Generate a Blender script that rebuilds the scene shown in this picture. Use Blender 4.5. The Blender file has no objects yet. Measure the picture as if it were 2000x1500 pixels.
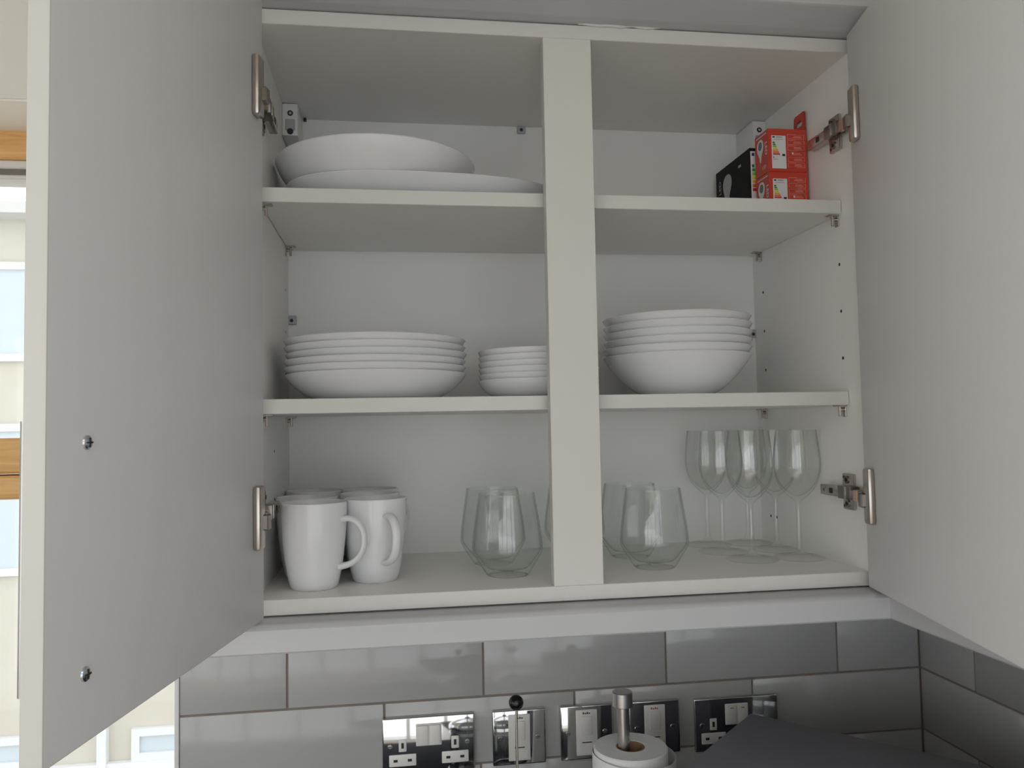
import bpy, bmesh, math, random
from mathutils import Vector, Matrix

# ------------------------------------------------------------------ camera, world, exposure
# Working unit: millimetres in the cabinet's frame (x right, y into the wall, z up from the
# cabinet's underside). The underside hangs Z0 above the floor.
Z0 = 1400.0
def W(x, y, z): return Vector((x * .001, y * .001, (z + Z0) * .001))

scene = bpy.context.scene
C = scene.collection
cam = bpy.data.cameras.new('camera')
cam_o = bpy.data.objects.new('camera', cam); C.objects.link(cam_o)
CP, YAW, PITCH, ROLL, F = (180.15, -976.55, 215.11), -0.1441, 0.0508, -0.0188, 1577.17
cy, sy, cp_, sp = math.cos(YAW), math.sin(YAW), math.cos(PITCH), math.sin(PITCH)
fwd = Vector((-sy * cp_, cy * cp_, sp)); rgt = Vector((cy, sy, 0)); up = rgt.cross(fwd)
r2 = rgt * math.cos(ROLL) + up * math.sin(ROLL); u2 = up * math.cos(ROLL) - rgt * math.sin(ROLL)
m = Matrix((r2, u2, -fwd)).transposed().to_4x4(); m.translation = W(*CP)
cam_o.matrix_world = m
cam.sensor_width = 36; cam.lens = F / 2000 * 36; cam.clip_start = .02
scene.camera = cam_o

SKY = 2.0
world = bpy.data.worlds.new('sky'); scene.world = world; world.use_nodes = True
bg = world.node_tree.nodes['Background']
bg.inputs['Color'].default_value = (.952, .97, 1.0, 1); bg.inputs['Strength'].default_value = SKY     # daylight comes in through the window, glazed doors, and added end windows and rooflight
scene.cycles.transparent_max_bounces = 48
vs = scene.view_settings
vs.view_transform = 'Standard'; vs.look = 'None'; vs.exposure = 0.0; vs.gamma = 1; vs.use_curve_mapping = False

# room extents (mm)
YW, XR, XL, YR = 332.0, 1075.0, -3200.0, -3000.0
XE = 3800.0                                    # unseen room, widened right beyond the kitchen corner for softer side light
ZF, ZC = -Z0, 1010.0
WIN = (-1450.0, -150.0, -440.0, 732.0)        # window opening beside the tiled wall
GLZ = (-3000.0, 3600.0, ZF + 30, 850.0)        # glazed doors behind the camera, widened for more side light
SIDE_L = (-2800.0, -500.0, ZF + 500, 850.0)   # unseen windows added in the two end walls for side light (along y)
SIDE_R = (-2850.0, -1750.0, ZF + 500, 850.0)
RL = (-1800.0, 2200.0, -2300.0, -1250.0)       # unseen rooflight added behind the camera for light from above: x0, x1, y0, y1

# ------------------------------------------------------------------ materials
MATS = {}
def mat(name, col, rough=.5, metal=0., spec=.5, noise=None, bump=0., bscale=60., coat=0., alpha=None):
    ma = bpy.data.materials.new(name); ma.use_nodes = True
    nt = ma.node_tree; b = nt.nodes['Principled BSDF']
    b.inputs['Base Color'].default_value = (*col, 1); b.inputs['Roughness'].default_value = rough
    b.inputs['Metallic'].default_value = metal; b.inputs['Specular IOR Level'].default_value = spec
    b.inputs['Coat Weight'].default_value = coat
    if noise or bump:
        tc = nt.nodes.new('ShaderNodeTexCoord')
        nz = nt.nodes.new('ShaderNodeTexNoise'); nz.inputs['Scale'].default_value = bscale
        nz.inputs['Detail'].default_value = 4
        nt.links.new(tc.outputs['Object'], nz.inputs['Vector'])
        if noise:
            mx = nt.nodes.new('ShaderNodeMix'); mx.data_type = 'RGBA'
            mx.inputs[6].default_value = (*col, 1); mx.inputs[7].default_value = (*noise, 1)
            nt.links.new(nz.outputs['Fac'], mx.inputs[0]); nt.links.new(mx.outputs[2], b.inputs['Base Color'])
        if bump:
            bp = nt.nodes.new('ShaderNodeBump'); bp.inputs['Strength'].default_value = bump
            bp.inputs['Distance'].default_value = .001
            nt.links.new(nz.outputs['Fac'], bp.inputs['Height']); nt.links.new(bp.outputs['Normal'], b.inputs['Normal'])
    MATS[name] = ma; return ma
def wood(name, a, b_, scale=(1., 14., 14.), rough=.45):
    ma = mat(name, a, rough); nt = ma.node_tree; b = nt.nodes['Principled BSDF']
    tc = nt.nodes.new('ShaderNodeTexCoord'); mp = nt.nodes.new('ShaderNodeMapping'); mp.inputs['Scale'].default_value = scale
    nz = nt.nodes.new('ShaderNodeTexNoise'); nz.inputs['Scale'].default_value = 6; nz.inputs['Detail'].default_value = 6; nz.inputs['Distortion'].default_value = 1.2
    rp = nt.nodes.new('ShaderNodeValToRGB'); rp.color_ramp.elements[0].color = (*a, 1); rp.color_ramp.elements[1].color = (*b_, 1)
    rp.color_ramp.elements[0].position = .35; rp.color_ramp.elements[1].position = .68
    nt.links.new(tc.outputs['Object'], mp.inputs['Vector']); nt.links.new(mp.outputs['Vector'], nz.inputs['Vector'])
    nt.links.new(nz.outputs['Fac'], rp.inputs['Fac']); nt.links.new(rp.outputs['Color'], b.inputs['Base Color'])
    return ma
def glass(name, tint, edge, spec=.06, power=8., fres=.75):
    """thin-walled clear glass: straight-through transmission that absorbs more along the grazing
    (longer) paths at the silhouettes, under a sharp Fresnel reflection"""
    ma = bpy.data.materials.new(name); ma.use_nodes = True; nt = ma.node_tree; N = nt.nodes.new; L = nt.links.new
    nt.nodes.remove(nt.nodes['Principled BSDF'])
    lw = N('ShaderNodeLayerWeight'); lw.inputs['Blend'].default_value = .5
    pa = N('ShaderNodeMath'); pa.operation = 'POWER'; pa.inputs[1].default_value = power; L(lw.outputs['Facing'], pa.inputs[0])
    mc = N('ShaderNodeMix'); mc.data_type = 'RGBA'; mc.inputs[6].default_value = (*tint, 1); mc.inputs[7].default_value = (*edge, 1); L(pa.outputs[0], mc.inputs[0])
    t = N('ShaderNodeBsdfTransparent'); L(mc.outputs[2], t.inputs['Color'])
    g = N('ShaderNodeBsdfGlossy'); g.inputs['Roughness'].default_value = .015
    pf = N('ShaderNodeMath'); pf.operation = 'POWER'; pf.inputs[1].default_value = 5; L(lw.outputs['Facing'], pf.inputs[0])
    f = N('ShaderNodeMath'); f.operation = 'MULTIPLY_ADD'; f.inputs[1].default_value = fres; f.inputs[2].default_value = spec; L(pf.outputs[0], f.inputs[0])
    mx = N('ShaderNodeMixShader'); L(f.outputs[0], mx.inputs[0]); L(t.outputs[0], mx.inputs[1]); L(g.outputs[0], mx.inputs[2])
    L(mx.outputs[0], nt.nodes['Material Output'].inputs['Surface']); MATS[name] = ma; return ma
def pane_mat(name, tint):
    ma = bpy.data.materials.new(name); ma.use_nodes = True; nt = ma.node_tree
    nt.nodes.remove(nt.nodes['Principled BSDF'])
    t = nt.nodes.new('ShaderNodeBsdfTransparent'); t.inputs['Color'].default_value = (*tint, 1)
    g = nt.nodes.new('ShaderNodeBsdfGlossy'); g.inputs['Roughness'].default_value = 0.02
    lw = nt.nodes.new('ShaderNodeLayerWeight'); lw.inputs['Blend'].default_value = .5
    p5 = nt.nodes.new('ShaderNodeMath'); p5.operation = 'POWER'; p5.inputs[1].default_value = 5
    f = nt.nodes.new('ShaderNodeMath'); f.operation = 'MULTIPLY_ADD'; f.inputs[1].default_value = .8; f.inputs[2].default_value = .03
    nt.links.new(lw.outputs['Facing'], p5.inputs[0]); nt.links.new(p5.outputs[0], f.inputs[0])
    mx = nt.nodes.new('ShaderNodeMixShader')
    nt.links.new(f.outputs[0], mx.inputs[0]); nt.links.new(t.outputs[0], mx.inputs[1]); nt.links.new(g.outputs[0], mx.inputs[2])
    nt.links.new(mx.outputs[0], nt.nodes['Material Output'].inputs['Surface']); MATS[name] = ma; return ma

mat('melamine', (.86, .85, .82), .42, spec=.35, bump=.03, bscale=900)
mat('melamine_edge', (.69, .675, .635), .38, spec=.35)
mat('door_white', (.795, .79, .79), .40, spec=.35, bump=.03, bscale=700)
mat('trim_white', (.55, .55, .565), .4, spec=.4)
mat('china', (.80, .80, .81), .08, spec=.5)
mat('china_foot', (.55, .50, .44), .7)
mat('nickel', (.55, .50, .46), .26, metal=1)
mat('nickel_dark', (.30, .27, .25), .32, metal=1)
mat('nickel_wood_reflection', (.75, .52, .36), .3, metal=1)  # orange reflection of wood, painted onto the hinge link
mat('zinc', (.62, .65, .70), .25, metal=1)
mat('steel', (.56, .54, .52), .28, metal=1)
mat('chrome', (.72, .72, .73), .06, metal=1)
mat('hole', (.02, .02, .022), .6)  # near-black, painted in for the shade inside holes and slots
mat('grey_plastic', (.44, .44, .45), .5)
mat('white_plastic', (.78, .77, .75), .35)
mat('socket_white', (.80, .78, .74), .3)
mat('print_dark', (.03, .03, .03), .6)
mat('print_red', (.55, .06, .05), .6)
mat('print_orange', (.85, .45, .1), .6)
mat('tile', (.45, .45, .44), .13, spec=.5, noise=(.49, .485, .475), bscale=4, coat=.25)
mat('grout', (.20, .165, .14), .9, noise=(.30, .25, .21), bscale=25, bump=.4)
mat('wall_paint', (.82, .81, .76), .8, bump=.15, bscale=250)
mat('ceiling_paint', (.86, .83, .72), .85, bump=.1, bscale=250)
mat('reveal_paint', (.90, .89, .83), .7)
mat('black_gloss', (.008, .008, .009), .2)
mat('appliance_grey', (.185, .183, .215), .42, spec=.4, bump=.06, bscale=1500)
mat('appliance_black', (.02, .02, .022), .15)
mat('paper', (.80, .80, .785), .95, bump=.6, bscale=350)
mat('cardboard_core', (.32, .19, .11), .9)
mat('box_red', (.60, .055, .03), .42)
mat('box_red_light', (.86, .34, .27), .5)
mat('box_black', (.010, .010, .012), .6, spec=.15)
mat('label_white', (.76, .75, .76), .5)
mat('bulb_grey', (.42, .42, .42), .5)
mat('bulb_pale', (.62, .58, .55), .5)
mat('lens_dark', (.16, .17, .20), .5)
for i_, c_ in enumerate([(.01, .16, .04), (.05, .28, .04), (.32, .50, .03), (.80, .66, .02), (.85, .40, .02), (.80, .15, .03), (.62, .03, .03)]):
    mat('energy_%d' % i_, c_, .5)
mat('flag_blue', (.02, .03, .20), .5)
mat('worktop', (.022, .024, .032), .75, spec=.15, noise=(.035, .037, .045), bscale=120)
wood('oak', (.82, .50, .20), (.66, .35, .11))
wood('floor_wood', (.56, .45, .33), (.44, .34, .24), (10., 1., 1.), .4)
mat('upvc', (.72, .71, .68), .4)
mat('strip_grey', (.20, .18, .16), .6)
glass('tableware_glass', (.994, .996, .994), (.40, .45, .42)); glass('foot_glass', (.996, .998, .996), (.55, .60, .57), spec=.02, power=16., fres=.3); glass('tumbler_glass', (.988, .994, .992), (.36, .46, .46))
pane_mat('window_pane', (.97, .98, .98))
mat('far_brick', (.56, .52, .43), .9, noise=(.62, .60, .53), bscale=3)
mat('far_render', (.62, .62, .60), .9)
mat('far_glass', (.56, .63, .67), .15)
mat('far_frame', (.74, .75, .76), .6)
mat('far_roof', (.34, .38, .42), .7)
mat('ground', (.55, .54, .5), .95, noise=(.65, .63, .58), bscale=1)

# ------------------------------------------------------------------ mesh helpers
class MB:
    """collects geometry in millimetres; build() links it as one mesh object"""
    def __init__(s): s.v, s.f, s.m, s.mats = [], [], [], []
    def mi(s, name):
        if name not in s.mats: s.mats.append(name)
        return s.mats.index(name)
    def add(s, vs_, fs, mat_, T=None):
        o = len(s.v); k = s.mi(mat_)
        for p in vs_:
            p = Vector(p); s.v.append(T(p) if T else p)
        for f in fs: s.f.append([i + o for i in f]); s.m.append(k)
        return s
    def bm(s, bm, mat_, T=None):
        bm.verts.ensure_lookup_table(); bm.verts.index_update()
        s.add([v.co.copy() for v in bm.verts], [[v.index for v in f.verts] for f in bm.faces], mat_, T); bm.free(); return s
    def box(s, x0, x1, y0, y1, z0, z1, mat_, bev=0., seg=1, T=None):
        bm = bmesh.new(); bmesh.ops.create_cube(bm, size=1)
        for v in bm.verts: v.co = Vector(((x0 + x1) / 2 + v.co.x * (x1 - x0), (y0 + y1) / 2 + v.co.y * (y1 - y0), (z0 + z1) / 2 + v.co.z * (z1 - z0)))
        if bev: bmesh.ops.bevel(bm, geom=bm.edges[:], offset=bev, segments=seg, affect='EDGES', profile=.5)
        return s.bm(bm, mat_, T)
    def lathe(s, prof, mat_, n=48, T=None, closed=False, zmin=None):
        """prof: [(r,z)...] around z; r==0 ends make poles"""
        vs_, rings = [], []
        for r, z in prof:
            if r < 1e-6: rings.append([len(vs_)]); vs_.append((0, 0, z))
            else:
                rings.append(list(range(len(vs_), len(vs_) + n)))
                vs_ += [(r * math.cos(2 * math.pi * k / n), r * math.sin(2 * math.pi * k / n), z) for k in range(n)]
        fs = []; pairs = list(zip(rings, rings[1:])) + ([(rings[-1], rings[0])] if closed else [])
        for a, b in pairs:
            for k in range(n):
                k2 = (k + 1) % n
                if len(a) == 1 and len(b) == 1: continue
                if len(a) == 1: fs.append([a[0], b[k2], b[k]])
                elif len(b) == 1: fs.append([a[k], a[k2], b[0]])
                else: fs.append([a[k], a[k2], b[k2], b[k]])
        return s.add(vs_, fs, mat_, T)
    def cyl(s, p, q, r, mat_, n=20, r1=None, T=None):
        p, q = Vector(p), Vector(q); d = (q - p); L = d.length; q_ = d.to_track_quat('Z', 'Y').to_matrix()
        r1 = r if r1 is None else r1
        f = lambda v: p + q_ @ v
        return s.lathe([(0, 0), (r, 0), (r1, L), (0, L)], mat_, n, T=(lambda v: T(f(v))) if T else f)
    def tube(s, pts, ra, rb, mat_, n=12, T=None, side=None):
        """swept elliptical tube: ra along side vector, rb along the other normal"""
        pts = [Vector(p) for p in pts]; vs_ = []
        for i, p in enumerate(pts):
            t = (pts[min(i + 1, len(pts) - 1)] - pts[max(i - 1, 0)]).normalized()
            sd = (Vector(side) - t * t.dot(Vector(side))).normalized(); nn = t.cross(sd)
            a = ra[i] if isinstance(ra, list) else ra; b = rb[i] if isinstance(rb, list) else rb
            vs_ += [p + sd * a * math.cos(2 * math.pi * k / n) + nn * b * math.sin(2 * math.pi * k / n) for k in range(n)]
        fs = []
        for i in range(len(pts) - 1):
            for k in range(n):
                k2 = (k + 1) % n; fs.append([i * n + k, i * n + k2, (i + 1) * n + k2, (i + 1) * n + k])
        fs.append(list(range(n))[::-1]); fs.append([(len(pts) - 1) * n + k for k in range(n)])
        return s.add(vs_, fs, mat_, T)
    def prism(s, poly, h0, h1, mat_, T):
        """poly [(a,b)] extruded from h0 to h1; T maps (a,b,h) to place"""
        n = len(poly); vs_ = [(a, b, h0) for a, b in poly] + [(a, b, h1) for a, b in poly]
        fs = [list(range(n))[::-1], list(range(n, 2 * n))] + [[k, (k + 1) % n, n + (k + 1) % n, n + k] for k in range(n)]
        return s.add(vs_, fs, mat_, T)
    def build(s, name, parent=None, world=True, label=None, sharp=35, recalc=True):
        """world: geometry given in the cabinet frame, stored relative to the root's place"""
        root = parent
        while root is not None and root.parent is not None: root = root.parent
        off = root.location if root is not None else Vector((0, 0, 0))
        me = bpy.data.meshes.new(name)
        if world: vs_ = [W(*v) - off for v in s.v]
        else: vs_ = [Vector(v) * .001 for v in s.v]
        me.from_pydata([tuple(v) for v in vs_], [], s.f)
        for n_ in s.mats: me.materials.append(MATS[n_])
        me.polygons.foreach_set('material_index', s.m)
        if recalc:
            bm = bmesh.new(); bm.from_mesh(me); bmesh.ops.remove_doubles(bm, verts=bm.verts[:], dist=1e-7)
            bmesh.ops.recalc_face_normals(bm, faces=bm.faces[:]); bm.to_mesh(me); bm.free()
        me.polygons.foreach_set('use_smooth', [True] * len(me.polygons))
        me.set_sharp_from_angle(angle=math.radians(sharp)); me.update()
        o = bpy.data.objects.new(name, me); C.objects.link(o)
        if parent is not None: o.parent = parent
        if label: o['label'] = label
        return o
def B(*a, **k): return MB().box(*a, **k)

def tag(o, label=None, cat=None, group=None, kind=None):
    if label: o['label'] = label
    if cat: o['category'] = cat
    if group: o['group'] = group
    if kind: o['kind'] = kind
    return o
def thing(name, loc, label, cat, group=None, rotz=0.):
    o = bpy.data.objects.new(name, None); C.objects.link(o); o.empty_display_size = .05
    o.location = W(*loc); o.rotation_euler = (0, 0, rotz)
    return tag(o, label, cat, group)
def origin(o, loc):                       # move a top-level mesh's origin to loc (mm)
    d = W(*loc); o.data.transform(Matrix.Translation(-d)); o.location = d; return o
def struct(o): o['kind'] = 'structure'; return o
def dup(o, loc=None, rotz=None, label=None, parent=None):
    c = o.copy(); C.objects.link(c); c.parent = parent
    if loc is not None: c.location = W(*loc)
    if rotz is not None: c.rotation_euler = (0, 0, rotz)
    if label: c['label'] = label
    for ch in o.children: dup(ch, parent=c)
    return c
def text_mb(body, size, mat_, T, align='LEFT', mb=None, bold=0.):
    cu = bpy.data.curves.new('txt', 'FONT'); cu.body = body; cu.size = size; cu.align_x = align; cu.resolution_u = 2; cu.offset = bold
    to = bpy.data.objects.new('txt', cu); C.objects.link(to)
    me = bpy.data.meshes.new_from_object(to.evaluated_get(bpy.context.evaluated_depsgraph_get()))
    mb = mb or MB(); mb.add([v.co.copy() for v in me.vertices], [list(p.vertices) for p in me.polygons], mat_, T)
    bpy.data.objects.remove(to); bpy.data.curves.remove(cu); bpy.data.meshes.remove(me); return mb

# ------------------------------------------------------------------ the room
def slab_with_hole(mb, axis_y0, y1, X0, X1, Zb, Zt, hole, mat_):
    x0, x1, z0, z1 = hole
    mb.box(X0, x0, axis_y0, y1, Zb, Zt, mat_); mb.box(x1, X1, axis_y0, y1, Zb, Zt, mat_)
    mb.box(x0, x1, axis_y0, y1, Zb, z0, mat_); mb.box(x0, x1, axis_y0, y1, z1, Zt, mat_)
    return mb
WB = YW + 8       # plaster face behind tiles
back = struct(slab_with_hole(MB(), WB, YW + 250, XL - 150, XR + 150, ZF, ZC, WIN, 'wall_paint').build('wall_back'))
rear = struct(slab_with_hole(MB(), YR - 150, YR, XL - 150, XE + 150, ZF, ZC, GLZ, 'wall_paint').build('wall_rear'))
right = struct(B(XR + 8, XR + 150, -1600, WB, ZF, ZC, 'wall_paint').build('wall_right'))
struct(B(XR + 150, XE, -1600, -1450, ZF, ZC, 'wall_paint').build('wall_front'))
def side_wall(name, xa, xb, ya, yb, hole):
    h0, h1, z0, z1 = hole; mb = MB()
    mb.box(xa, xb, ya, h0, ZF, ZC, 'wall_paint'); mb.box(xa, xb, h1, yb, ZF, ZC, 'wall_paint')
    mb.box(xa, xb, h0, h1, ZF, z0, 'wall_paint'); mb.box(xa, xb, h0, h1, z1, ZC, 'wall_paint'); struct(mb.build(name))
    xm = (xa + xb) / 2; f = MB(); n_ = 2; w_ = (h1 - h0) / n_
    for i in range(n_):
        a, b = h0 + i * w_, h0 + (i + 1) * w_
        f.box(xm - 30, xm + 30, a, a + 50, z0, z1, 'oak'); f.box(xm - 30, xm + 30, b - 50, b, z0, z1, 'oak')
        f.box(xm - 30, xm + 30, a + 50, b - 50, z0, z0 + 60, 'oak'); f.box(xm - 30, xm + 30, a + 50, b - 50, z1 - 60, z1, 'oak')
    o = struct(f.build('added_window_2' if name == 'wall_left' else 'added_window_3'))
    for i in range(n_): B(xm - 3, xm + 3, h0 + i * w_ + 45, h0 + (i + 1) * w_ - 45, z0 + 55, z1 - 55, 'window_pane').build('pane', o)
side_wall('wall_side', XE, XE + 150, YR, -1450, SIDE_R)
side_wall('wall_left', XL - 150, XL, YR, WB, SIDE_L)
struct(B(XL - 150, XE + 150, YR - 150, YW + 250, ZF - 60, ZF, 'floor_wood').build('floor'))
x0, x1, y0, y1 = RL; cl = MB()
for a in ((XL - 150, x0, YR - 150, YW + 250), (x1, XE + 150, YR - 150, YW + 250), (x0, x1, YR - 150, y0), (x0, x1, y1, YW + 250)): cl.box(*a, ZC, ZC + 160, 'ceiling_paint')
ceil_ = struct(cl.build('ceiling'))
for k in range(3):
    a, b = x0 + (x1 - x0) * k / 3, x0 + (x1 - x0) * (k + 1) / 3
    B(a, b, y0, y1, ZC + 110, ZC + 116, 'window_pane').build('added_rooflight_pane', ceil_); B(a - 25, a + 25, y0, y1, ZC + 90, ZC + 150, 'upvc').build('added_rooflight_bar', ceil_)

# tiles: each one a piece of its own; the grout bed lies 2 mm behind their faces
TOPZ, G = -12.0, 3.0
grid = [(-113, TOPZ, [158, 463, 768]), (-217, -113, [10, 315, 619, 923]), (-321, -217, [158, 463, 768]),
        (-425, -321, [10, 309, 615, 920]), (-488, -425, [158, 463, 768])]
B(WIN[1] - 2, XR + 8, YW + 2, WB, -490, TOPZ, 'grout').build('grout', back)
tile_cache = {}
def tile(parent, x0, x1, z0, z1, side=False):
    key = (round(x1 - x0), round(z1 - z0), side)
    if key not in tile_cache:
        w, h = (x1 - x0) / 2, (z1 - z0) / 2
        mb = MB()
        if side: mb.box(0, 7, -w, w, -h, h, 'tile', bev=1.3, seg=2)
        else: mb.box(-w, w, 0, 7, -h, h, 'tile', bev=1.3, seg=2)
        o = mb.build('tile', None, world=False)
        tile_cache[key] = o.data
    else:
        o = bpy.data.objects.new('tile', tile_cache[key]); C.objects.link(o)
    o.parent = parent
    o.location = W(XR, (x0 + x1) / 2, (z0 + z1) / 2) if side else W((x0 + x1) / 2, YW, (z0 + z1) / 2)
for z0, z1, js in grid:
    xs = [WIN[1]] + [j for j in js] + [XR]
    for a, b in zip(xs, xs[1:]): tile(back, a + G / 2, b - G / 2, z0 + G / 2, z1 - G / 2)
B(XR + 2, XR + 8, -1500, YW + 2, -490, TOPZ, 'grout').build('grout', right)
for i, (z0, z1, js) in enumerate(grid):
    y = YW; first = 135 if i % 2 else 304; ys = [YW]
    while y > -1500: y -= first; first = 304; ys.append(y)
    for a, b in zip(ys, ys[1:]): tile(right, max(b, -1500) + G / 2, a - G / 2, z0 + G / 2, z1 - G / 2, True)
struct(B(WIN[1] - 6, WIN[1] + .8, YW - 1.5, WB, -490, TOPZ, 'white_plastic', bev=1.2, seg=2).build('trim_1'))

# window beside the tiles: oak frame deep in the reveal, a transom across, panes, beads and a dark grey strip under the head
x0, x1, z0, z1 = WIN; YF = YW + 140
wf = MB()
wf.box(x0, x1, YF, YF + 70, z1 - 52, z1, 'oak', bev=3); wf.box(x0, x1, YF, YF + 70, z0, z0 + 60, 'oak', bev=3)
wf.box(x0, x0 + 55, YF, YF + 70, z0 + 60, z1 - 52, 'oak', bev=3); wf.box(x1 - 28, x1, YF, YF + 70, z0 + 60, z1 - 52, 'oak', bev=3)
win = struct(wf.build('window_1'))
B(x0 + 55, x1 - 28, YF - 4, YF + 66, 150, 209, 'oak', bev=4).build('transom', win)
B(x0 + 55, x1 - 28, YF - 8, YF + 62, 108, 147, 'oak', bev=4).build('transom', win)
for a, b in ((z0 + 60, 108), (209, z1 - 82)): B(x0 + 50, x1 - 26, YF + 30, YF + 36, a - 4, b + 30, 'window_pane').build('pane', win)
B(x0 + 55, x1 - 28, YF + 6, YF + 60, z1 - 66, z1 - 52, 'upvc', bev=2).build('head_bead', win)
B(x0 + 55, x1 - 28, YF + 14, YF + 60, z1 - 76, z1 - 66, 'strip_grey').build('head_strip', win)
B(x0 + 55, x1 - 28, YF + 10, YF + 60, z1 - 84, z1 - 76, 'upvc', bev=2).build('head_bead', win)
struct(B(x0 + .5, x1 - .5, WB, YF, z1 - 4, z1 - .5, 'reveal_paint').build('trim_2'))
struct(B(x0, x1 - 8, YW - 30, YF, z0, z0 + 22, 'reveal_paint', bev=4, seg=2).build('trim_3'))

# glazed doors behind the camera
x0, x1, z0, z1 = GLZ
gd = MB()
n = 7; w = (x1 - x0) / n
for i in range(n):
    a, b = x0 + i * w, x0 + (i + 1) * w
    gd.box(a, a + 45, YR - 110, YR - 50, z0, z1, 'upvc'); gd.box(b - 45, b, YR - 110, YR - 50, z0, z1, 'upvc')
    gd.box(a + 45, b - 45, YR - 110, YR - 50, z0, z0 + 60, 'upvc'); gd.box(a + 45, b - 45, YR - 110, YR - 50, z1 - 60, z1, 'upvc')
gdo = struct(gd.build('door_1'))
for i in range(n): B(x0 + i * w + 40, x0 + (i + 1) * w - 40, YR - 83, YR - 77, z0 + 55, z1 - 55, 'window_pane').build('pane', gdo)

# ------------------------------------------------------------------ the open wall cabinet
H, T_, D, CW = 720., 18., 306., 800.
cab = thing('wall_cabinet', (400, 150, 0), 'open white double-door wall cabinet with two shelves and a centre post', 'cabinet')
mb = B(0, T_, 0, D + 10, 0, H, 'melamine', bev=.6); sideL = mb.build('side_panel', cab)
sideR = B(CW - T_, CW, 0, D + 10, 0, H, 'melamine', bev=.6).build('side_panel', cab)
def panel(z0, z1, y0, name, x0=T_, x1=CW - T_, y1=D):
    mb = MB(); mb.box(x0, x1, y0 + 1.0, y1, z0, z1, 'melamine'); mb.box(x0, x1, y0, y0 + 1.2, z0, z1, 'melamine_edge', bev=.5)
    return mb.build(name, cab)
panel(H - T_, H, 0, 'top_panel'); panel(0, T_, 0, 'bottom_panel')
B(T_, CW - T_, D, D + 8, 0, H, 'melamine').build('back_panel', cab)
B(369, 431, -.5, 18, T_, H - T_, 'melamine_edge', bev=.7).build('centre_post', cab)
Z1, Z2 = 511.1, 251.7
for z in (Z1, Z2): panel(z - T_, z, 28.4, 'shelf', T_ + 1, CW - T_ - 1, D - 2)
# shelf supports
def support(x, s, y, z):                 # s: +1 reaches right from the left panel
    mb = MB()
    a, b = sorted((x, x + s * 15)); mb.box(a, b, y - 5.5, y + 5.5, z - 2, z, 'nickel', bev=.5)
    a, b = sorted((x, x + s * 2)); mb.box(a, b, y - 4.5, y + 4.5, z - 16, z - 1.5, 'nickel', bev=.5)
    mb.cyl((x - s * 6, y, z - 6), (x + s * 7, y, z - 6), 2.5, 'nickel', 12)
    a, b = sorted((x + s * 6, x + s * 9)); mb.box(a, b, y - 2, y + 2, z - 15, z - 1.5, 'nickel', bev=.6)
    mb.build('shelf_support', cab)
for z in (Z1 - T_, Z2 - T_):
    for y in (40, 275): support(T_, 1, y, z); support(CW - T_, -1, y, z)
# unused peg holes: flush dark discs with the shade of the recess painted in
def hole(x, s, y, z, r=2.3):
    MB().cyl((x - s * .5, y, z), (x + s * .12, y, z), r, 'hole', 12).build('peg_hole_disc', cab)
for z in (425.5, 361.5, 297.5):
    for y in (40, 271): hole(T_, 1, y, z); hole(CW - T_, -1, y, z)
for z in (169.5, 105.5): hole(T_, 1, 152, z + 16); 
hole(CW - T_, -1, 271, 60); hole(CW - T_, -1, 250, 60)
# hanging brackets in the back corners, and the little fixing blocks on the back panel
for s, x in ((1, T_), (-1, CW - T_)):
    a, b = sorted((x, x + s * 23))
    mb = B(a, b, 240, D, 652, 701, 'white_plastic', bev=2, seg=2)
    xm = x + s * 12
    mb.cyl((xm, 239.6, 686), (xm, 242, 686), 4.2, 'hole', 14); mb.cyl((xm, 239.4, 686), (xm, 241, 686), 2.2, 'zinc', 8)
    o = mb.build('hanging_bracket', cab)
    B(xm - 7, xm + 7, 238.5, 242, 660, 677, 'grey_plastic', bev=1).build('adjuster_cover', o)
    MB().cyl((xm, 238, 658), (xm, 242, 658), 4.5, 'hole', 14).build('adjuster_screw', o)
    if s > 0: B(xm + 13, xm + 17, D - 8, D - 1, 698, 702, 'hole').build('bracket_hook', o)
for x, z in ((389, 697), (23, 384), (777, 361)):
    o = B(x - 7, x + 7, D - 4, D, z - 7, min(z + 7, 702), 'grey_plastic', bev=1).build('fixing_block', cab)
    MB().cyl((x, D - 5, z - 1), (x, D - 3, z - 1), 2.6, 'hole', 12).build('fixing_screw', o)

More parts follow.
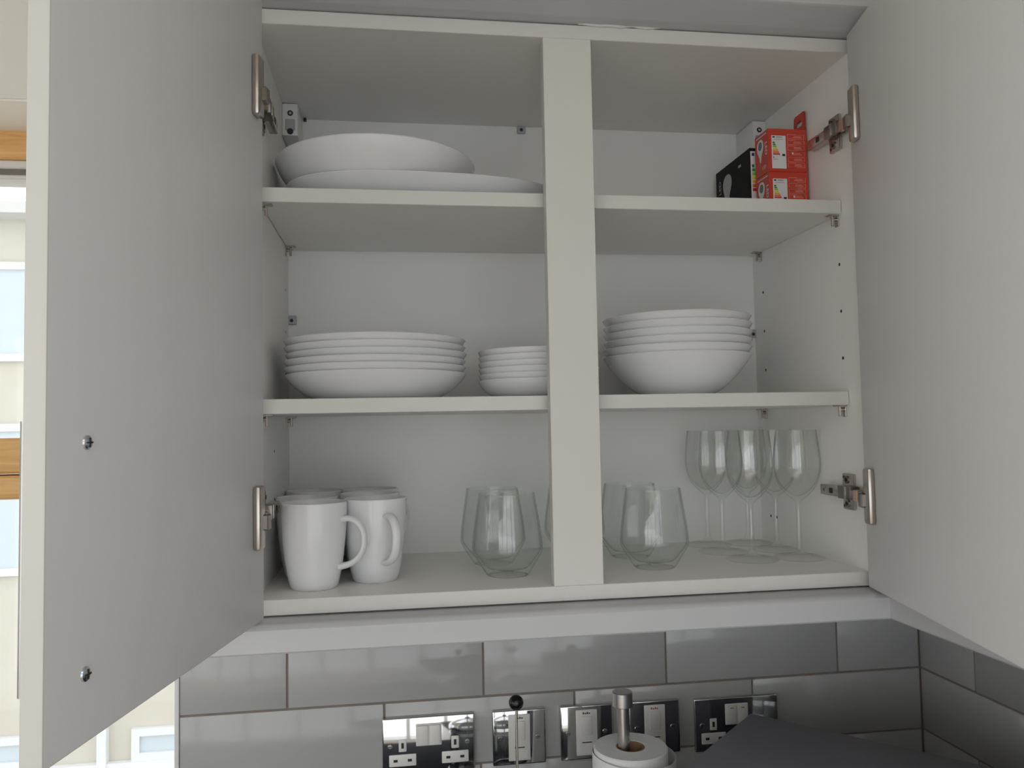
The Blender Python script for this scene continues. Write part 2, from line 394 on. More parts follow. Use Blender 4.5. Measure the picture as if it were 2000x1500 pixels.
# doors: local frame a (along the door from its hinge edge), n (out of its inner face), z
def frame(p, d, nsign):
    d = Vector((d[0], d[1], 0)).normalized(); nrm = Vector((-d.y, d.x, 0)) * nsign
    return lambda v: Vector((p[0], p[1], 0)) + d * v.x + nrm * v.y + Vector((0, 0, v.z))
DL = frame((31, -22), (-.1816, -.983), 1); DR = frame((773.2, -13), (-.2066, -.978), -1)
def door(T, width, thick, lab, inset):
    mb = B(0, width, -thick, 0, 1.5, 718.5, 'door_white', bev=1.2, seg=2); ke = mb.mi('melamine_edge')   # edge-banded board
    for fi, f in enumerate(mb.f):
        if not (all(mb.v[i].y > -.01 for i in f) or all(mb.v[i].y < -thick + .01 for i in f)): mb.m[fi] = ke
    mb.v = [T(v) for v in mb.v]; d = mb.build('door', cab, label=lab)
    a = width - inset
    for z in (49, 208.5):
        mb = MB(); mb.lathe([(0, 2.6), (3.2, 2.3), (5.0, 1.2), (5.4, 0)], 'zinc', 18, T=lambda v: T(Vector((a + v.x, v.z, z + v.y))))
        mb.box(-3.4, 3.4, -.6, .6, 2.0, 2.9, 'hole', T=lambda v: T(Vector((a + v.x, v.z, z + v.y))))
        mb.box(-.6, .6, -3.4, 3.4, 2.0, 2.9, 'hole', T=lambda v: T(Vector((a + v.x, v.z, z + v.y))))
        mb.build('handle_screw', d)
    mb = MB(); mb.cyl((a, -thick - 26, 34), (a, -thick - 26, 224), 5.5, 'steel', 20, T=T)
    for z in (49, 208.5): mb.cyl((a, -thick + .2, z), (a, -thick - 24, z), 4, 'steel', 14, T=T)
    mb.build('handle', d)
door(DL, 404, 15.5, 'left door swung open, inner face with two handle screws', 47)
door(DR, 397, 18, 'right door swung open towards the camera', 18)
def hinge(T, xs, s, z):
    """xs: inner face of the side panel, s: direction into the cabinet"""
    X = lambda k: xs + s * k
    mb = MB()
    def bx(k0, k1, y0, y1, z0, z1, m_, bev=.8):
        a, b = sorted((X(k0), X(k1))); mb.box(a, b, y0, y1, z + z0, z + z1, m_, bev=bev, seg=2)
    bx(5, 16, 34, 84, -7, 7, 'nickel'); bx(4, 18, 6, 36, -8.5, 8.5, 'nickel_dark')
    bx(15.5, 16.6, 52, 60, -3.5, 3.5, 'hole', .2); bx(15.5, 16.3, 72, 76, -2, 2, 'nickel_dark', .2)
    bx(17.6, 18.6, 16, 20, -8, 8, 'nickel', .2)
    o = mb.build('hinge', cab)
    mb = MB(); bx(0, 5, 20, 46, -24, 24, 'nickel', 1.6); bx(3, 6.5, 18, 23, -23, 23, 'nickel', 1)
    for zz in (-16, 16):
        mb.cyl((X(4.5), 34, z + zz), (X(6.5), 34, z + zz), 5.2, 'nickel_dark', 16)
        mb.cyl((X(6), 34, z + zz), (X(7.2), 34, z + zz), 2.6, 'hole', 8)
        mb.cyl((X(4.5), 41.5, z + zz * 1.2), (X(5.3), 41.5, z + zz * 1.2), 2.2, 'hole', 10)
    mb.build('mounting_plate', o)
    # cup flange: the upright bar screwed to the door, with the knuckle that reaches the arm
    mb = MB(); mb.box(16, 36, 0, 8.5, z - 35, z + 35, 'nickel', bev=3.2, seg=2, T=T); mb.build('cup_flange', o)
    mb = MB(); mb.box(8, 20, 1, 12, z - 15, z + 3, 'nickel_dark', bev=1.5, T=T); mb.build('knuckle', o)
    p = T(Vector((14, 6.5, z - 2))); q = Vector((X(11), 12, z - 2)); d = q - p; L = d.length
    M = d.to_track_quat('X', 'Z').to_matrix()
    mb = MB(); mb.box(0, L, -3, 3, -6.5, 6.5, 'nickel_dark', bev=.8, T=lambda v: p + M @ v)
    mb.box(L * .35, L * .7, -3.6, 3.6, -7.2, 7.2, 'nickel_wood_reflection', bev=.6, T=lambda v: p + M @ v); mb.build('link', o)
for z in (118, 604): hinge(DL, T_, 1, z); hinge(DR, CW - T_, -1, z)

# cornice above and light rail (pelmet) below, mitred into the runs of the cabinets along the right wall
XP = 787.
def moulding(prof, name, label, cat, run_x0, run_y0, mat_):
    """prof [(out, z)] swept along the front then turning towards the room along the right-hand run"""
    path = [(run_x0, 0, (0, -1)), (XP + 35, 0, (-1, -1)), (XP + 35, run_y0, (-1, 0))]
    n = len(prof); vs_ = []
    for px, py, (ox, oy) in path: vs_ += [(px + ox * o_, py + oy * o_, z) for o_, z in prof]
    fs = [[k * n + i, k * n + (i + 1) % n, (k + 1) * n + (i + 1) % n, (k + 1) * n + i] for k in range(2) for i in range(n)]
    fs += [list(range(n)), list(range(2 * n, 3 * n))]
    o = MB().add(vs_, fs, mat_).build(name); tag(o, label, cat); return origin(o, (400, -20, prof[0][1]))
moulding([(-16, -2.2), (27, -2.2), (31, -3.5), (35, -8.5), (35, -33), (33.5, -35), (14, -35), (12, -33), (12, -18), (-16, -18)], 'light_rail',
         'pale grey light rail running under the cabinets and turning the corner', 'trim', -26, -1450, 'trim_white')
def cornice(name, pts, label):
    n = len(pts)
    a = [(-26, -o_, z) for o_, z in pts] + [(XP + 35 + 0, -o_, z) for o_, z in pts]
    fs = [[i, (i + 1) % n, n + (i + 1) % n, n + i] for i in range(n)] + [list(range(n)), list(range(n, 2 * n))]
    o = MB().add(a, fs, 'trim_white').build(name); tag(o, label, 'trim'); return origin(o, (400, -20, 722))
cornice('cornice', [(-20, 721.5), (14, 721.5), (20, 722.5), (25, 726), (57, 731), (60, 733.5), (60, 750), (57, 753), (-20, 753)],
        'pale grey cornice moulding overhanging the top of the open cabinet')

# smear of filler in the joint under the cornice
pts_ = [(415 + k * 9, -.8, 721 + .5 * math.sin(k * 1.7)) for k in range(13)]; rr_ = [.6, 1.6, 2.2, 1.9, 2.6, 2.2, 2.8, 1.2, .8, 1.9, 2.3, 1.2, .5]
MB().tube(pts_, rr_, rr_, 'melamine_edge', 8, side=(0, 1, 0)).build('filler_smear', cab)

# neighbouring wall cabinets along the right wall (mostly hidden by the open right door)
nb = thing('corner_cabinet', (950, -600, 0), 'white closed wall cabinet along the right wall behind the open door', 'cabinet')
B(XP + 35, XR - .5, -1440, -2, 0, H, 'melamine', bev=.6).build('body', nb)
for i in range(3):
    y1 = -30 - i * 470
    d = B(XP + 15, XP + 34, y1 - 466, y1, 1.5, 718.5, 'door_white', bev=1.2, seg=2).build('door', nb)
    mb = MB().cyl((XP - 8, y1 - 420, 34), (XP - 8, y1 - 420, 224), 5.5, 'steel', 16)
    for z in (49, 208): mb.cyl((XP + 15.2, y1 - 420, z), (XP - 6, y1 - 420, z), 4, 'steel', 12)
    mb.build('handle', d)

# ------------------------------------------------------------------ crockery
def smooth(prof, it=2):
    for _ in range(it):
        q = [prof[0]]
        for a, b in zip(prof, prof[1:]):
            q += [(a[0] * .75 + b[0] * .25, a[1] * .75 + b[1] * .25), (a[0] * .25 + b[0] * .75, a[1] * .25 + b[1] * .75)]
        q.append(prof[-1]); prof = q
    return prof
def dish(name, outer, inner, foot, loc, label, cat, group=None, T=None):
    """outer: profile from the foot to the rim; inner: rim to centre; foot: ring under the well"""
    mb = MB(); prof = foot + smooth(outer, 2) + smooth(inner, 2)
    mb.lathe(prof, 'china', 80, T=T); o = mb.build(name, None, world=False, sharp=50)
    o.location = W(*loc); return tag(o, label, cat, group)
random.seed(4)
ORD = ['bottom', 'second from bottom', 'third from bottom', 'fourth from bottom', 'second from top', 'topmost']
def stack(name, outer, inner, foot, x, y, z, dz, lab, cat, group, jit, tops=None):
    first = None
    for i in range(6):
        dx, dy = (random.uniform(-jit, jit), random.uniform(-jit, jit)) if i else (0, 0)
        l = lab % ORD[i]
        if first is None: first = dish(name, outer, inner, foot, (x, y, z), l, cat, group)
        else: dup(first, (x + dx, y + dy, z + i * dz), random.uniform(0, 6), l)
stack('dinner_plate', [(86, 3), (98, 9), (112, 20), (120, 29), (124, 35.0)], [(123, 36), (119.5, 34), (112, 27), (98, 16), (86, 9.2), (60, 8.6), (0, 8.6)],
      [(0, 2.6), (70, 2.6), (72, 0), (80, 0), (82, 2.6)], 155.5, 156, Z2, 9.25, 'white dinner plate, %s of the wide plate stack on the middle shelf', 'plate', 'stacked dinner plates', 1.2)
stack('side_plate', [(60, 2), (70, 5), (80, 13), (85, 21), (86.5, 25.5)], [(85.6, 26.2), (82.8, 23.5), (77, 14.5), (67, 9), (56, 7.8), (40, 7.8), (0, 7.8)],
      [(0, 2.2), (46, 2.2), (48, 0), (54, 0), (56, 2)], 383.5, 156, Z2, 8.3, 'small white side plate, %s of the stack half behind the centre post', 'plate', 'stacked side plates', .6)
stack('bowl', [(52, 3), (64, 9), (82, 25), (97, 43), (107, 58)], [(105.8, 59), (102, 57), (92, 44), (78, 28), (60, 13.5), (48, 11), (0, 10.8)],
      [(0, 2.8), (44, 2.8), (46, 0), (52, 0), (53, 2.5)], 589, 157, Z2, 11.0, 'white deep bowl, %s of the bowl stack on the middle shelf', 'bowl', 'stacked bowls', 2.0)

# top shelf: oblong platter with a round serving bowl on it
def superellipse(a, b, e, n=96):
    out = []
    for k in range(n):
        t = 2 * math.pi * k / n; c, s_ = math.cos(t), math.sin(t)
        out.append((a * math.copysign(abs(c) ** e, c), b * math.copysign(abs(s_) ** e, s_)))
    return out
rings = [(.0, .0, 3), (.66, .58, 3), (.66, .58, 0), (.70, .62, 0), (.72, .66, 3), (.84, .80, 9), (.95, .93, 20), (1.0, 1.0, 28.5), (.995, .99, 30), (.98, .965, 29.2), (.93, .90, 21.5), (.82, .77, 11), (.70, .62, 8), (.0, .0, 8)]
mb = MB(); n = 96; base = superellipse(1, 1, .78, n); vs_ = []; idx = []
for fa, fb, z in rings:
    if fa == 0: idx.append([len(vs_)]); vs_.append((0, 0, z)); continue
    idx.append(list(range(len(vs_), len(vs_) + n))); vs_ += [(x * fa * 192, y * fb * 118, z) for x, y in base]
fs = []
for a, b in zip(idx, idx[1:]):
    for k in range(n):
        k2 = (k + 1) % n
        if len(a) == 1: fs.append([a[0], b[k2], b[k]])
        elif len(b) == 1: fs.append([a[k], a[k2], b[0]])
        else: fs.append([a[k], a[k2], b[k2], b[k]])
pl = mb.add(vs_, fs, 'china').build('serving_platter', None, world=False, sharp=50)
pl.location = W(226, 162, Z1); pl.rotation_euler = (0, 0, math.radians(4.5))
tag(pl, 'white oblong serving platter lying on the top shelf under the round bowl', 'platter')
dish('serving_bowl', [(84, 3), (100, 10), (119, 26), (132, 44), (138, 58.5)], [(137, 60), (134, 58.5), (124, 40), (108, 22), (88, 11), (60, 8), (0, 8)],
     [(0, 3), (74, 3), (76, 0), (82, 0), (83, 2.5)], (158, 160, Z1 + 9.4), 'wide round white serving bowl resting on the oblong platter', 'bowl')

# mugs
MH = 106.
def make_mug(loc, ang, label):
    t = thing('mug', loc, label, 'mug', 'white mugs on the cabinet floor', ang)
    outer = [(28, 1), (30.5, 6), (35, 28), (39, 62), (40.6, 90), (41, MH - 1)]
    inner = [(40.2, MH), (38.2, MH - 1), (37.2, 88), (35.6, 60), (31.5, 28), (26, 9), (18, 7), (0, 6.5)]
    mb = MB(); mb.lathe([(0, 2.5), (22, 2.5), (23.5, 0), (27, 0)] + smooth(outer, 2) + smooth(inner, 2), 'china', 64)
    o = mb.build('body', t, world=False, sharp=50)
    # drain notches in the foot ring
    for k in range(3):
        a = -ang - math.pi / 2 + k * 2.094
        R_ = Matrix.Rotation(a, 3, 'Z')
        B(21.8, 28.3, -4.5, 4.5, -.02, 1.3, 'china_foot', T=lambda v: R_ @ v).build('foot_notch', o, world=False)
    pts = []
    ctrl = [(36.5, 84), (47, 86.5), (58, 83), (66, 73), (68.5, 60), (66, 47), (59, 36.5), (48, 29.5), (35.0, 26.5)]
    cc = smooth(ctrl, 2)
    pts = [(x, 0, z) for x, z in cc]
    nn = len(pts); ra = [7.6 - 2.2 * math.sin(math.pi * i / (nn - 1)) for i in range(nn)]; rb = [4.4 - 1.0 * math.sin(math.pi * i / (nn - 1)) for i in range(nn)]
    MB().tube(pts, ra, rb, 'china', 14, side=(0, 1, 0)).build('handle', t, world=False, sharp=60)
    return t
R = math.radians
for x, y, a, l in ((78, 66, R(-22), 'white mug at the front left, handle pointing right'),
                   (152.5, 99, R(-66), 'white mug right of the front one, handle facing out'),
                   (61, 150, R(70), 'white mug second in the left column behind the foremost mug'),
                   (143, 182, R(45), 'white mug second in the right column of mugs'),
                   (60, 258, R(-48), 'white mug at the back of the left column by the side panel'),
                   (141, 264, R(36), 'white mug at the back of the right column of mugs')):
    make_mug((x, y, T_), a, l)

# stemless tumblers
def make_tumbler(loc, label, first=[None]):
    if first[0]: return dup(first[0], loc, None, label)
    outer = [(26.5, 0), (28, 1.2), (44.2, 27), (46.5, 33), (46.3, 42), (43.5, 66), (40, 88), (37.2, 107)]
    oi = [(26.5, 0), (28, 1.0), (30, 4), (43.4, 25.5), (45.8, 30), (46.5, 34)] + smooth([(46.5, 36), (45.8, 48), (43.2, 68), (40, 88), (37.2, 106.6)], 2)
    inn = [(36.6, 107.4), (35.9, 106.8)] + smooth([(35.8, 106), (38.4, 88), (41.6, 68), (44.1, 48), (44.7, 37)], 2) + [(44.3, 33), (42, 28.5), (30, 13), (26, 9.5), (18, 7.6), (0, 7.2)]
    mb = MB(); mb.lathe([(0, .8), (22, .8), (24, 0)] + oi + inn, 'tumbler_glass', 72)
    o = mb.build('tumbler', None, world=False, sharp=50); o.location = W(*loc)
    tag(o, label, 'glass', 'stemless tumblers on the cabinet floor'); first[0] = o; return o
make_tumbler((325, 92, T_), 'clear stemless tumbler at the front left of the centre post')
make_tumbler((317, 186, T_), 'clear stemless tumbler behind the foremost one left of the post')
make_tumbler((529, 100, T_), 'clear stemless tumbler at the front right of the centre post')
make_tumbler((523, 194, T_), 'clear stemless tumbler behind the foremost one right of the post')
make_tumbler((452, 254, T_), 'clear stemless tumbler at the very back, hidden by the centre post')

# wine glasses
def make_wine(loc, label, first=[None]):
    if first[0]: return dup(first[0], loc, None, label)
    t = thing('wine_glass', loc, label, 'glass', 'wine glasses on the cabinet floor')
    bowl_o = smooth([(3.4, 79), (6, 82), (16, 90), (27, 104), (33, 126), (32, 150), (28.3, 182)], 3)
    bowl_i = smooth([(27.5, 182), (31.0, 150), (31.9, 126), (25.8, 106), (14, 93.5), (5, 88), (0, 87.5)], 3)
    stem = [(0, .6), (33, .6), (35.5, 0), (36.5, .6), (36.3, 1.6), (30, 2.6), (16, 4.6), (8, 7), (4.4, 12), (3.3, 24), (3.1, 50), (3.1, 70)]
    # one continuous body of glass: foot, stem, bowl
    mb = MB(); mb.lathe(stem + bowl_o + [(27.9, 182.5)] + bowl_i, 'tableware_glass', 64)
    kf = mb.mi('foot_glass')
    for fi, f_ in enumerate(mb.f):
        if max(mb.v[i].z for i in f_) < 13: mb.m[fi] = kf
    mb.build('body', t, world=False, sharp=60); first[0] = t; return t
for x, y, l in ((680, 122, 'stemmed wine glass foremost in the group beside the right wall of the cabinet'),
                (751, 120, 'stemmed wine glass at the front right nearest the lower hinge'),
                (668, 197, 'stemmed wine glass directly behind the foremost one, left column'),
                (754, 196, 'stemmed wine glass behind the front right one, right column'),
                (673, 269, 'stemmed wine glass at the back left against the back panel'),
                (741, 268, 'stemmed wine glass at the back right against the back panel')):
    make_wine((x, y, T_), l)

# ------------------------------------------------------------------ bulb boxes on the top shelf
def energy(mb, T, w, h, full=True):
    """energy label print in the plane T(u,v,depth); origin lower left"""
    q = lambda u0, u1, v0, v1, m_, d=.25: mb.add([(u0, v0, d), (u1, v0, d), (u1, v1, d), (u0, v1, d)], [[0, 1, 2, 3]], m_, T)
    q(0, w, 0, h, 'label_white', .12)
    q(w * .08, w * .24, h * .93, h * .975, 'flag_blue' if not full else 'print_dark')
    for i in range(7):
        v = h * (.76 - i * .058); q(w * .08, w * (.22 + i * .058), v, v + h * .046, 'energy_%d' % i)
    return q
def red_box(z, tab, label):
    t = thing('bulb_box', (749, 130, z), label, 'box', 'red bulb boxes')
    x0, x1, y0, y1, h = 719., 778.5, 108., 151., 63.3
    B(x0, x1, y0, y1, z + .1, z + h, 'box_red', bev=.5).build('carton', t)
    Tf = lambda v: Vector((x0 + v.x, y0 - v.z, z + v.y))           # front face
    Tl = lambda v: Vector((x0 - v.z, y1 - v.x, z + v.y))           # left face, u runs towards the front
    mb = MB(); T2 = lambda v: Tf(Vector((v.x + 5, v.y + 4.5, v.z)))
    q = energy(mb, T2, 22, 48.5)
    text_mb('ENERG', 3.0, 'print_dark', lambda v: T2(Vector((v.x + 7.5, v.y + 45.1, .3))), mb=mb, bold=.03)
    q(4, 18, 42.2, 43.2, 'bulb_grey'); q(16.0, 20.5, 18.3, 21.6, 'print_dark'); q(2, 3.2, 15, 17.5, 'print_dark'); q(2, 9, 13, 13.8, 'bulb_grey')
    mb.build('energy_label', t)
    mb = MB()
    def fr(u0, u1, v0, v1, m_, d=.2, T=Tf): mb.add([(u0, v0, d), (u1, v0, d), (u1, v1, d), (u0, v1, d)], [[0, 1, 2, 3]], m_, T)
    for i in range(6):
        v1 = 55.2 - i * 8.4; v0 = v1 - 7.0; u0, u1 = 29.5, 55.5
        for a in ((u0, u1, v1 - .55, v1), (u0, u1, v0, v0 + .55), (u0, u0 + .55, v0, v1), (u1 - .55, u1, v0, v1)): fr(*a, 'box_red_light')
        fr(u0 + 8 + (i % 3), u1 - 4, v0 + 2.2, v0 + 3.0, 'box_red_light'); fr(u0 + 10, u1 - 5 - i % 2, v0 + 4.0, v0 + 4.8, 'bulb_pale' if i == 2 else 'box_red_light')
    fr(36, 38.5, 26 - .6, 26 + 2.6, 'label_white')
    # left face: bulb picture, lettering
    bulb = [(a * .72, b) for a, b in smooth([(24, 19), (27, 22), (29, 30), (37, 37), (39, 46), (34, 53), (24, 55), (14, 53), (9, 46), (11, 37), (19, 30), (21, 22)] + [(24, 19)], 2)]
    mb.prism(bulb, .15, .2, 'label_white', Tl)
    mb.prism([(17.3 + 6.2 * math.cos(k * .3927), 45 + 6.5 * math.sin(k * .3927)) for k in range(16)], .22, .26, 'lens_dark', Tl)
    fr(5, 38, 57.6, 59.6, 'bulb_pale', .22, Tl)
    text_mb('LED', 9.5, 'label_white', lambda v: Tl(Vector((33 + v.y * 1.0, 46 - v.x * 1.2, .25))), mb=mb, bold=.1)
    text_mb('LED', 7.5, 'bulb_pale', lambda v: Tl(Vector((22 + v.x, 8 + v.y, .25))), mb=mb, bold=.1)
    tag(mb.build('print', t), kind='stuff')
    if tab:
        mb = MB(); pts = [(y0 + 1, 0), (y1 - 1, 0)]
        # hang tab standing on the right-hand edge, with a slot
        outl = [(109, 0), (109, 26), (111, 29), (137, 29), (141, 26), (143, 0)]
        slot = [(119, 10), (132, 10), (135, 13), (135, 15), (132, 18), (119, 18), (116, 15), (116, 13)]
        bm = bmesh.new()
        def loop(pts, x): return [bm.verts.new((x, a, z + h + b)) for a, b in pts]
        for x in (x1 - 1.2, x1 - .2):
            lo, li = loop(outl, x), loop(slot, x)
            es = [bm.edges.new((l[k], l[(k + 1) % len(l)])) for l in (lo, li) for k in range(len(l))]
            bmesh.ops.triangle_fill(bm, edges=es, use_beauty=True)
        mb.bm(bm, 'box_red'); mb.build('hang_tab', t)
    return t
red_box(Z1, False, 'red light bulb carton standing on the top shelf, lower of the two')
red_box(Z1 + 63.5, True, 'red light bulb carton with hang tab, stacked on the other red one')
bb = thing('bulb_box', (744, 222, Z1), 'black light bulb carton with a grey bulb picture behind the red cartons', 'box')
bx0, bx1, by0, by1, bh = 713., 775., 158., 286., 115.
B(bx0, bx1, by0, by1, Z1 + .1, Z1 + bh, 'box_black', bev=.6).build('carton', bb)
mb = MB(); q = energy(mb, lambda v: Vector((bx0 + 1.5 + v.x, by0 - v.z, Z1 + 6 + v.y)), 26, 104, False); mb.build('energy_label', bb)
Tb = lambda v: Vector((bx0 - v.z, by1 - v.x, Z1 + v.y))
mb = MB(); bulb = smooth([(36, 12), (46, 14), (50, 28), (54, 45), (62, 62), (62, 80), (54, 92), (44, 94), (35, 90), (28, 78), (28, 62), (33, 45), (35, 28), (36, 12)], 2); bulb = [(a, 46 + (b - 12) * .66) for a, b in bulb]
mb.prism(bulb, .15, .2, 'bulb_grey', Tb)
text_mb('LED', 15, 'bulb_grey', lambda v: Tb(Vector((20 - v.y * .8, 74 + v.x * .9, .2))), mb=mb, bold=.1)
mb.add([(88, 96, .2), (98, 96, .2), (98, 100, .2), (88, 100, .2)], [[0, 1, 2, 3]], 'bulb_grey', Tb)
tag(mb.build('print', bb), kind='stuff')

# ------------------------------------------------------------------ sockets and switches on the tiles
YS = YW - .3
def plate(x0, x1, z0, z1, name, label, cat, group=None):
    t = thing(name, ((x0 + x1) / 2, YW, (z0 + z1) / 2), label, cat, group)
    mb = MB(); mb.box(x0, x1, YS - 8, YS, z0, z1, 'chrome', bev=2.6, seg=3); mb.build('faceplate', t); return t
def screw(t, x, z):
    mb = MB(); Tm = lambda v: Vector((x + v.x, YS - 8 - v.z, z + v.y))
    mb.lathe([(0, 1.0), (3.0, .9), (3.9, 0)], 'steel', 16, T=Tm); mb.box(-3, 3, -.5, .5, .6, 1.15, 'hole', T=Tm); mb.build('screw', t)
def outlet(t, x, z):
    o = B(x - 6, x + 6, YS - 9.2, YS - 7, z + 4, z + 23, 'socket_white', bev=1.2, seg=2).build('earth_insert', t)
    B(x - 2.0, x + 2.0, YS - 9.4, YS - 9, z + 9.5, z + 18, 'hole').build('pin_slot', o)
    o = B(x - 21, x + 21, YS - 9.2, YS - 7, z - 18, z, 'socket_white', bev=1.2, seg=2).build('pin_insert', t)
    for s in (-1, 1): B(x + s * 11 - 3.2, x + s * 11 + 3.2, YS - 9.4, YS - 9, z - 11, z - 7, 'hole').build('pin_slot', o)
def double_socket(x0, x1, z0, z1, label, red=False):
    t = plate(x0, x1, z0, z1, 'double_socket', label, 'socket')
    xc = (x0 + x1) / 2; zc = (z0 + z1) / 2
    B(xc - 20, xc + 20, YS - 9.5, YS - 7, z1 - 45, z1 - 11, 'socket_white', bev=1).build('switch_surround', t)
    for s in (-1, 1):
        o = B(xc + s * 9.5 - 8.5, xc + s * 9.5 + 8.5, YS - 12.2, YS - 8.5, z1 - 43, z1 - 13, 'socket_white', bev=1.4, seg=2).build('rocker', t)
        B(xc + s * 9.5 - 3, xc + s * 9.5 + 3, YS - 12.35, YS - 12, z1 - 17.6, z1 - 16.4, 'print_red').build('marker', o) if red else None
        outlet(t, xc + s * 41, zc - 13); screw(t, xc + s * 60.3 if s > 0 else xc - 60.3, zc)
    return t
double_socket(154, 299, -325, -239, 'chrome double socket left of the other plates, below the left shelf bay')
double_socket(662, 808, -328, -242, 'chrome double socket partly hidden by the dark grey appliance', True)
def spur(x0, x1, z0, z1, label, ink):
    t = plate(x0, x1, z0, z1, 'switch_plate', label, 'switch', 'chrome switch plates')
    xc = (x0 + x1) / 2; zc = (z0 + z1) / 2
    o = B(xc - 17.5, xc + 17.5, YS - 9.6, YS - 7, zc - 36, zc + 36, 'socket_white', bev=1, seg=2).build('switch_insert', t)
    B(xc - 9, xc + 9, YS - 11.6, YS - 9, zc - 4, zc + 26, 'socket_white', bev=1.2, seg=2).build('rocker', t)
    mb = MB()
    for k in range(4): mb.box(xc - 6.5 + k * 3.3, xc - 4.2 + k * 3.3, YS - 9.75, YS - 9.5, zc + 29.2, zc + 32.4 - (k % 2), ink)
    mb.box(xc - 8, xc + 8, YS - 9.75, YS - 9.5, zc - 16.2, zc - 14.6, 'print_dark'); tag(mb.build('marking', t), kind='stuff')
    B(xc - 13, xc + 13, YS - 10.2, YS - 9, zc - 33, zc - 19, 'socket_white', bev=.8).build('fuse_carrier', t)
    for s in (-1, 1): screw(t, xc + s * 30.2, zc)
spur(327, 413, -325, -239, 'chrome switch plate behind the black-knobbed plunger rod', 'print_dark')
spur(437, 523, -325, -239, 'chrome switch plate left of the paper roll post', 'print_dark')
spur(551, 637, -325, -239, 'chrome switch plate right of the paper roll post with red lettering', 'print_red')

# ------------------------------------------------------------------ worktop and what stands on it
ZW = -490.
top = MB()
top.box(-2000, XR + 8, -290, WB, ZW - 38, ZW, 'worktop', bev=3, seg=2); top.box(XR - 620, XR + 8, -1500, -290, ZW - 38, ZW, 'worktop', bev=3, seg=2)
wt = top.build('worktop'); tag(wt, 'dark worktop along the tiled wall under the cabinets', 'worktop'); origin(wt, (400, 0, ZW - 38))
bc = thing('base_cabinet', (-460, 30, ZF), 'white base cabinets under the worktop', 'cabinet')
B(-1990, XR - 620, -250, WB - 2, ZF + .5, ZW - 39, 'melamine').build('body', bc)
for i in range(4): B(-1985 + i * 605, -1985 + i * 605 + 600, -270, -251, ZF + 130, ZW - 45, 'door_white', bev=1.2).build('door', bc)
bc2 = thing('base_cabinet', (780, -600, ZF), 'white base cabinets along the right wall under the worktop', 'cabinet')
B(XR - 580, XR + 6, -1490, -252, ZF + .5, ZW - 39, 'melamine').build('body', bc2)
for i in range(2): B(XR - 600, XR - 581, -1485 + i * 605, -1485 + i * 605 + 600, ZF + 130, ZW - 45, 'door_white', bev=1.2).build('door', bc2)

# kitchen roll on its steel post
xr, yr = 503., 152.
ph = thing('paper_roll_holder', (xr, yr, ZW), 'brushed steel paper roll holder post rising out of the white roll', 'holder')
MB().lathe([(0, 0), (74, 0), (76, 2), (76, 9), (73, 12), (0, 12)], 'steel', 48, T=lambda v: v + Vector((xr, yr, ZW))).build('base', ph)
px_ = xr - 10
MB().cyl((xr - 6, yr, ZW + 11), (px_ , yr, -182), 8.4, 'steel', 24).build('post', ph)
MB().lathe([(0, 0), (13, 0), (14.2, 1), (14.2, 19.5), (13.2, 20.6), (0, 20.8)], 'steel', 32, T=lambda v: v + Vector((px_, yr, -184))).build('cap', ph)
roll = thing('paper_roll', (xr, yr, ZW + 12.2), 'white kitchen paper roll on the steel post', 'paper roll')
zt = -240.
Tr = lambda v: v + Vector((xr, yr, 0))
MB().lathe([(20, ZW + 12.2), (51, ZW + 12.2), (52, ZW + 14), (52, zt - 1.5), (50.5, zt), (21, zt), (20, zt - 1)], 'paper', 64, T=Tr, closed=True).build('paper', roll)
MB().lathe([(18.6, ZW + 12.2), (19.9, ZW + 12.2), (19.9, zt - .4), (18.6, zt - .4)], 'cardboard_core', 48, T=Tr, closed=True).build('core', roll)
# the loose outer sheet, standing a little off the roll and ending in a free edge on the right
vs_, fs = [], []; nseg = 60
for k in range(nseg + 1):
    a = R(28) + (R(352)) * k / nseg
    r0 = 53.5 + 9.0 * (.5 + .5 * math.cos(a + .2)) * (1 if k < nseg * .8 else 1) + (4 if k < 4 else 0) * (4 - k) / 4
    for r in (r0, r0 + .5):
        for z in (ZW + 14, zt - 9 - 3 * math.cos(a)): vs_.append((xr + r * math.cos(a), yr + r * math.sin(a), z))
for k in range(nseg):
    b = 4 * k; fs += [[b, b + 4, b + 5, b + 1], [b + 2, b + 3, b + 7, b + 6], [b + 1, b + 5, b + 7, b + 3], [b, b + 2, b + 6, b + 4]]
MB().add(vs_, fs, 'paper').build('loose_sheet', roll)

# cafetiere with its plunger pulled up: black ball knob, thin rod
xc_, yc_ = 341., 150.
cf = thing('cafetiere', (xc_, yc_, ZW), 'cafetiere with a raised plunger rod topped by a black ball knob', 'cafetiere')
Tc = lambda v: v + Vector((xc_, yc_, ZW))
MB().lathe([(0, 2), (46, 2), (48, 4), (48, 190), (50, 196), (48.4, 196.4), (46.2, 190), (46.2, 6), (0, 5)], 'tableware_glass', 48, T=Tc).build('beaker', cf)
mb = MB()
for z in (18, 170): mb.lathe([(48.3, z), (50, z), (50, z + 10), (48.3, z + 10)], 'chrome', 48, T=Tc, closed=True)
for k in range(4):
    a = k * math.pi / 2 + .785; mb.box(-5, 5, -.9, .9, 0, 180, 'chrome', T=lambda v: Tc(Matrix.Rotation(a + math.pi / 2, 3, 'Z') @ v + Vector((50.5 * math.cos(a), 50.5 * math.sin(a), 0))))
mb.build('frame', cf)
MB().tube([Tc(Vector((x, 0, z))) for x, z in smooth([(50, 176), (72, 178), (86, 160), (86, 70), (76, 40), (50, 26)], 2)], 7, 6, 'black_gloss', 12, side=(0, 1, 0)).build('handle', cf)
MB().lathe([(51, 190), (52, 192), (52, 205), (46, 214), (24, 221), (8, 223.5), (5, 228), (0, 228)], 'chrome', 48, T=Tc).build('lid', cf)
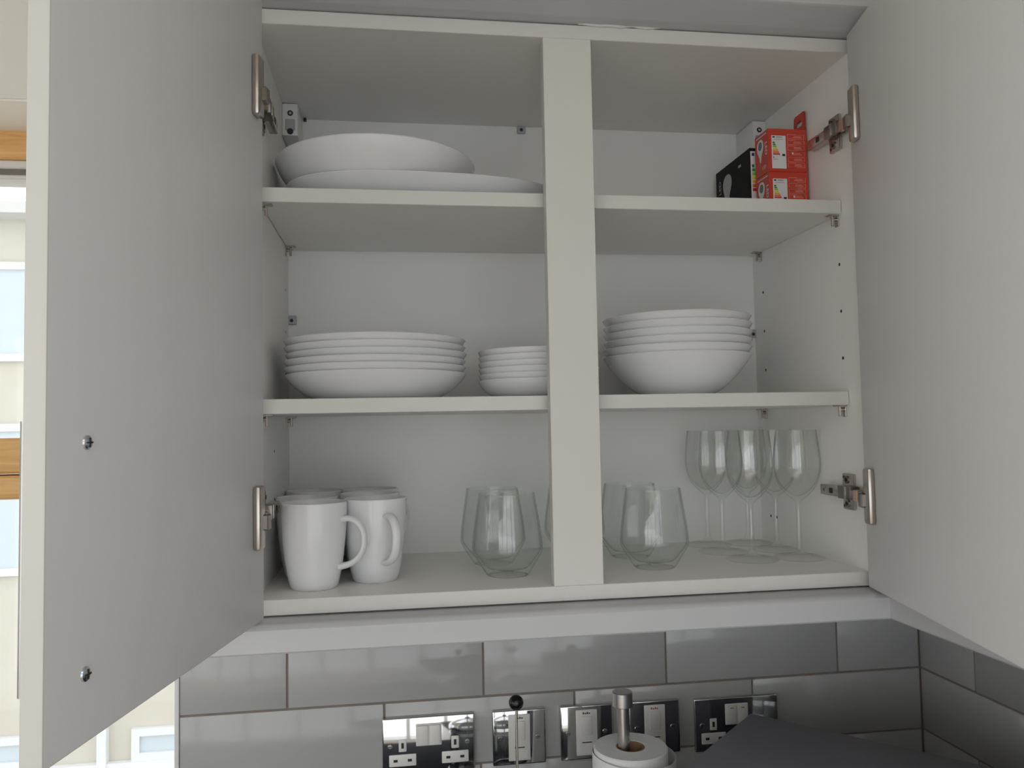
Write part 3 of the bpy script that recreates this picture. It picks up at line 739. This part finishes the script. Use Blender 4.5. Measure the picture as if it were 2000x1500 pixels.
MB().cyl((xc_, yc_, ZW + 20), (xc_, yc_, -172), 1.9, 'chrome', 14).build('plunger_rod', cf)
MB().lathe([(0, 0)] + [(10.3 * math.sin(math.pi * k / 14), 10.3 - 10.3 * math.cos(math.pi * k / 14)) for k in range(1, 14)] + [(0, 20.6)], 'black_gloss', 28, T=lambda v: v + Vector((xc_, yc_, -178.5))).build('knob', cf)

# dark grey box-shaped appliance set diagonally in the corner
ap = thing('countertop_appliance', (690, 0, ZW), 'dark grey flat-topped appliance set diagonally in the tiled corner', 'appliance')
A0 = Vector((711, 216, 0)); e1 = Vector((.6575, -.7535, 0)); e2 = Vector((-.7535, -.6575, 0)); e2 = Vector((-.7071, -.7071, 0)); e1 = Vector((.6691, -.7431, 0))
Ta = lambda v: A0 + e1 * v.x + e2 * v.y + Vector((0, 0, v.z))
B(0, 455, 0, 330, ZW + 10, -230, 'appliance_grey', bev=3, seg=2, T=Ta).build('housing', ap)
B(4, 335, 330, 352, ZW + 16, -236, 'appliance_black', bev=2, T=Ta).build('door', ap); B(337, 451, 330, 346, ZW + 16, -236, 'appliance_grey', bev=2, T=Ta).build('control_panel', ap)
for a in (30, 425):
    for b in (30, 300): MB().cyl(Ta(Vector((a, b, ZW))), Ta(Vector((a, b, ZW + 11))), 12, 'black_gloss', 16).build('foot', ap)

# ------------------------------------------------------------------ what stands outside the window
YB = 6000.
fa = thing('brick_building', (-3000, YB, -4600), 'pale brick building with windows outside the left window', 'building')
B(-9000, 3000, YB, YB + 3000, -4600, 1950, 'far_brick').build('wall', fa)
B(-9000, 3000, YB - 60, YB, -2480, -2400, 'far_frame').build('ledge', fa)
B(-9100, 3100, YB - 250, YB + 3000, 1950, 2040, 'far_render').build('parapet', fa)
def far_window(x0, x1, z0, z1):
    f = MB(); y0 = YB - 40
    f.box(x0, x1, y0, YB, z0, z0 + 60, 'far_frame'); f.box(x0, x1, y0, YB, z1 - 60, z1, 'far_frame')
    f.box(x0, x0 + 60, y0, YB, z0 + 60, z1 - 60, 'far_frame'); f.box(x1 - 60, x1, y0, YB, z0 + 60, z1 - 60, 'far_frame')
    f.box((x0 + x1) / 2 - 30, (x0 + x1) / 2 + 30, y0, YB, z0 + 60, z1 - 60, 'far_frame')
    o = f.build('window', fa)
    for a, b in ((x0 + 60, (x0 + x1) / 2 - 30), ((x0 + x1) / 2 + 30, x1 - 60)): B(a, b, YB - 15, YB - 5, z0 + 60, z1 - 60, 'far_glass').build('pane', o)
for i in range(-3, 4):
    xw = -1930 + i * 1700
    far_window(xw, xw + 1000, -2400, -2150); far_window(xw, xw + 1000, -1500 + 600, 300); far_window(xw, xw + 1000, 800, 1600)
    B(xw - 250, xw - 180, YB - 70, YB, -4600, 1950, 'far_frame').build('pilaster', fa)
struct(B(-14000, 14000, YW + 400, 16000, -4700, -4600, 'ground').build('ground_outside'))
struct(B(-14000, 14000, -16000, YR - 200, -4700, -4600, 'ground').build('ground_rear'))
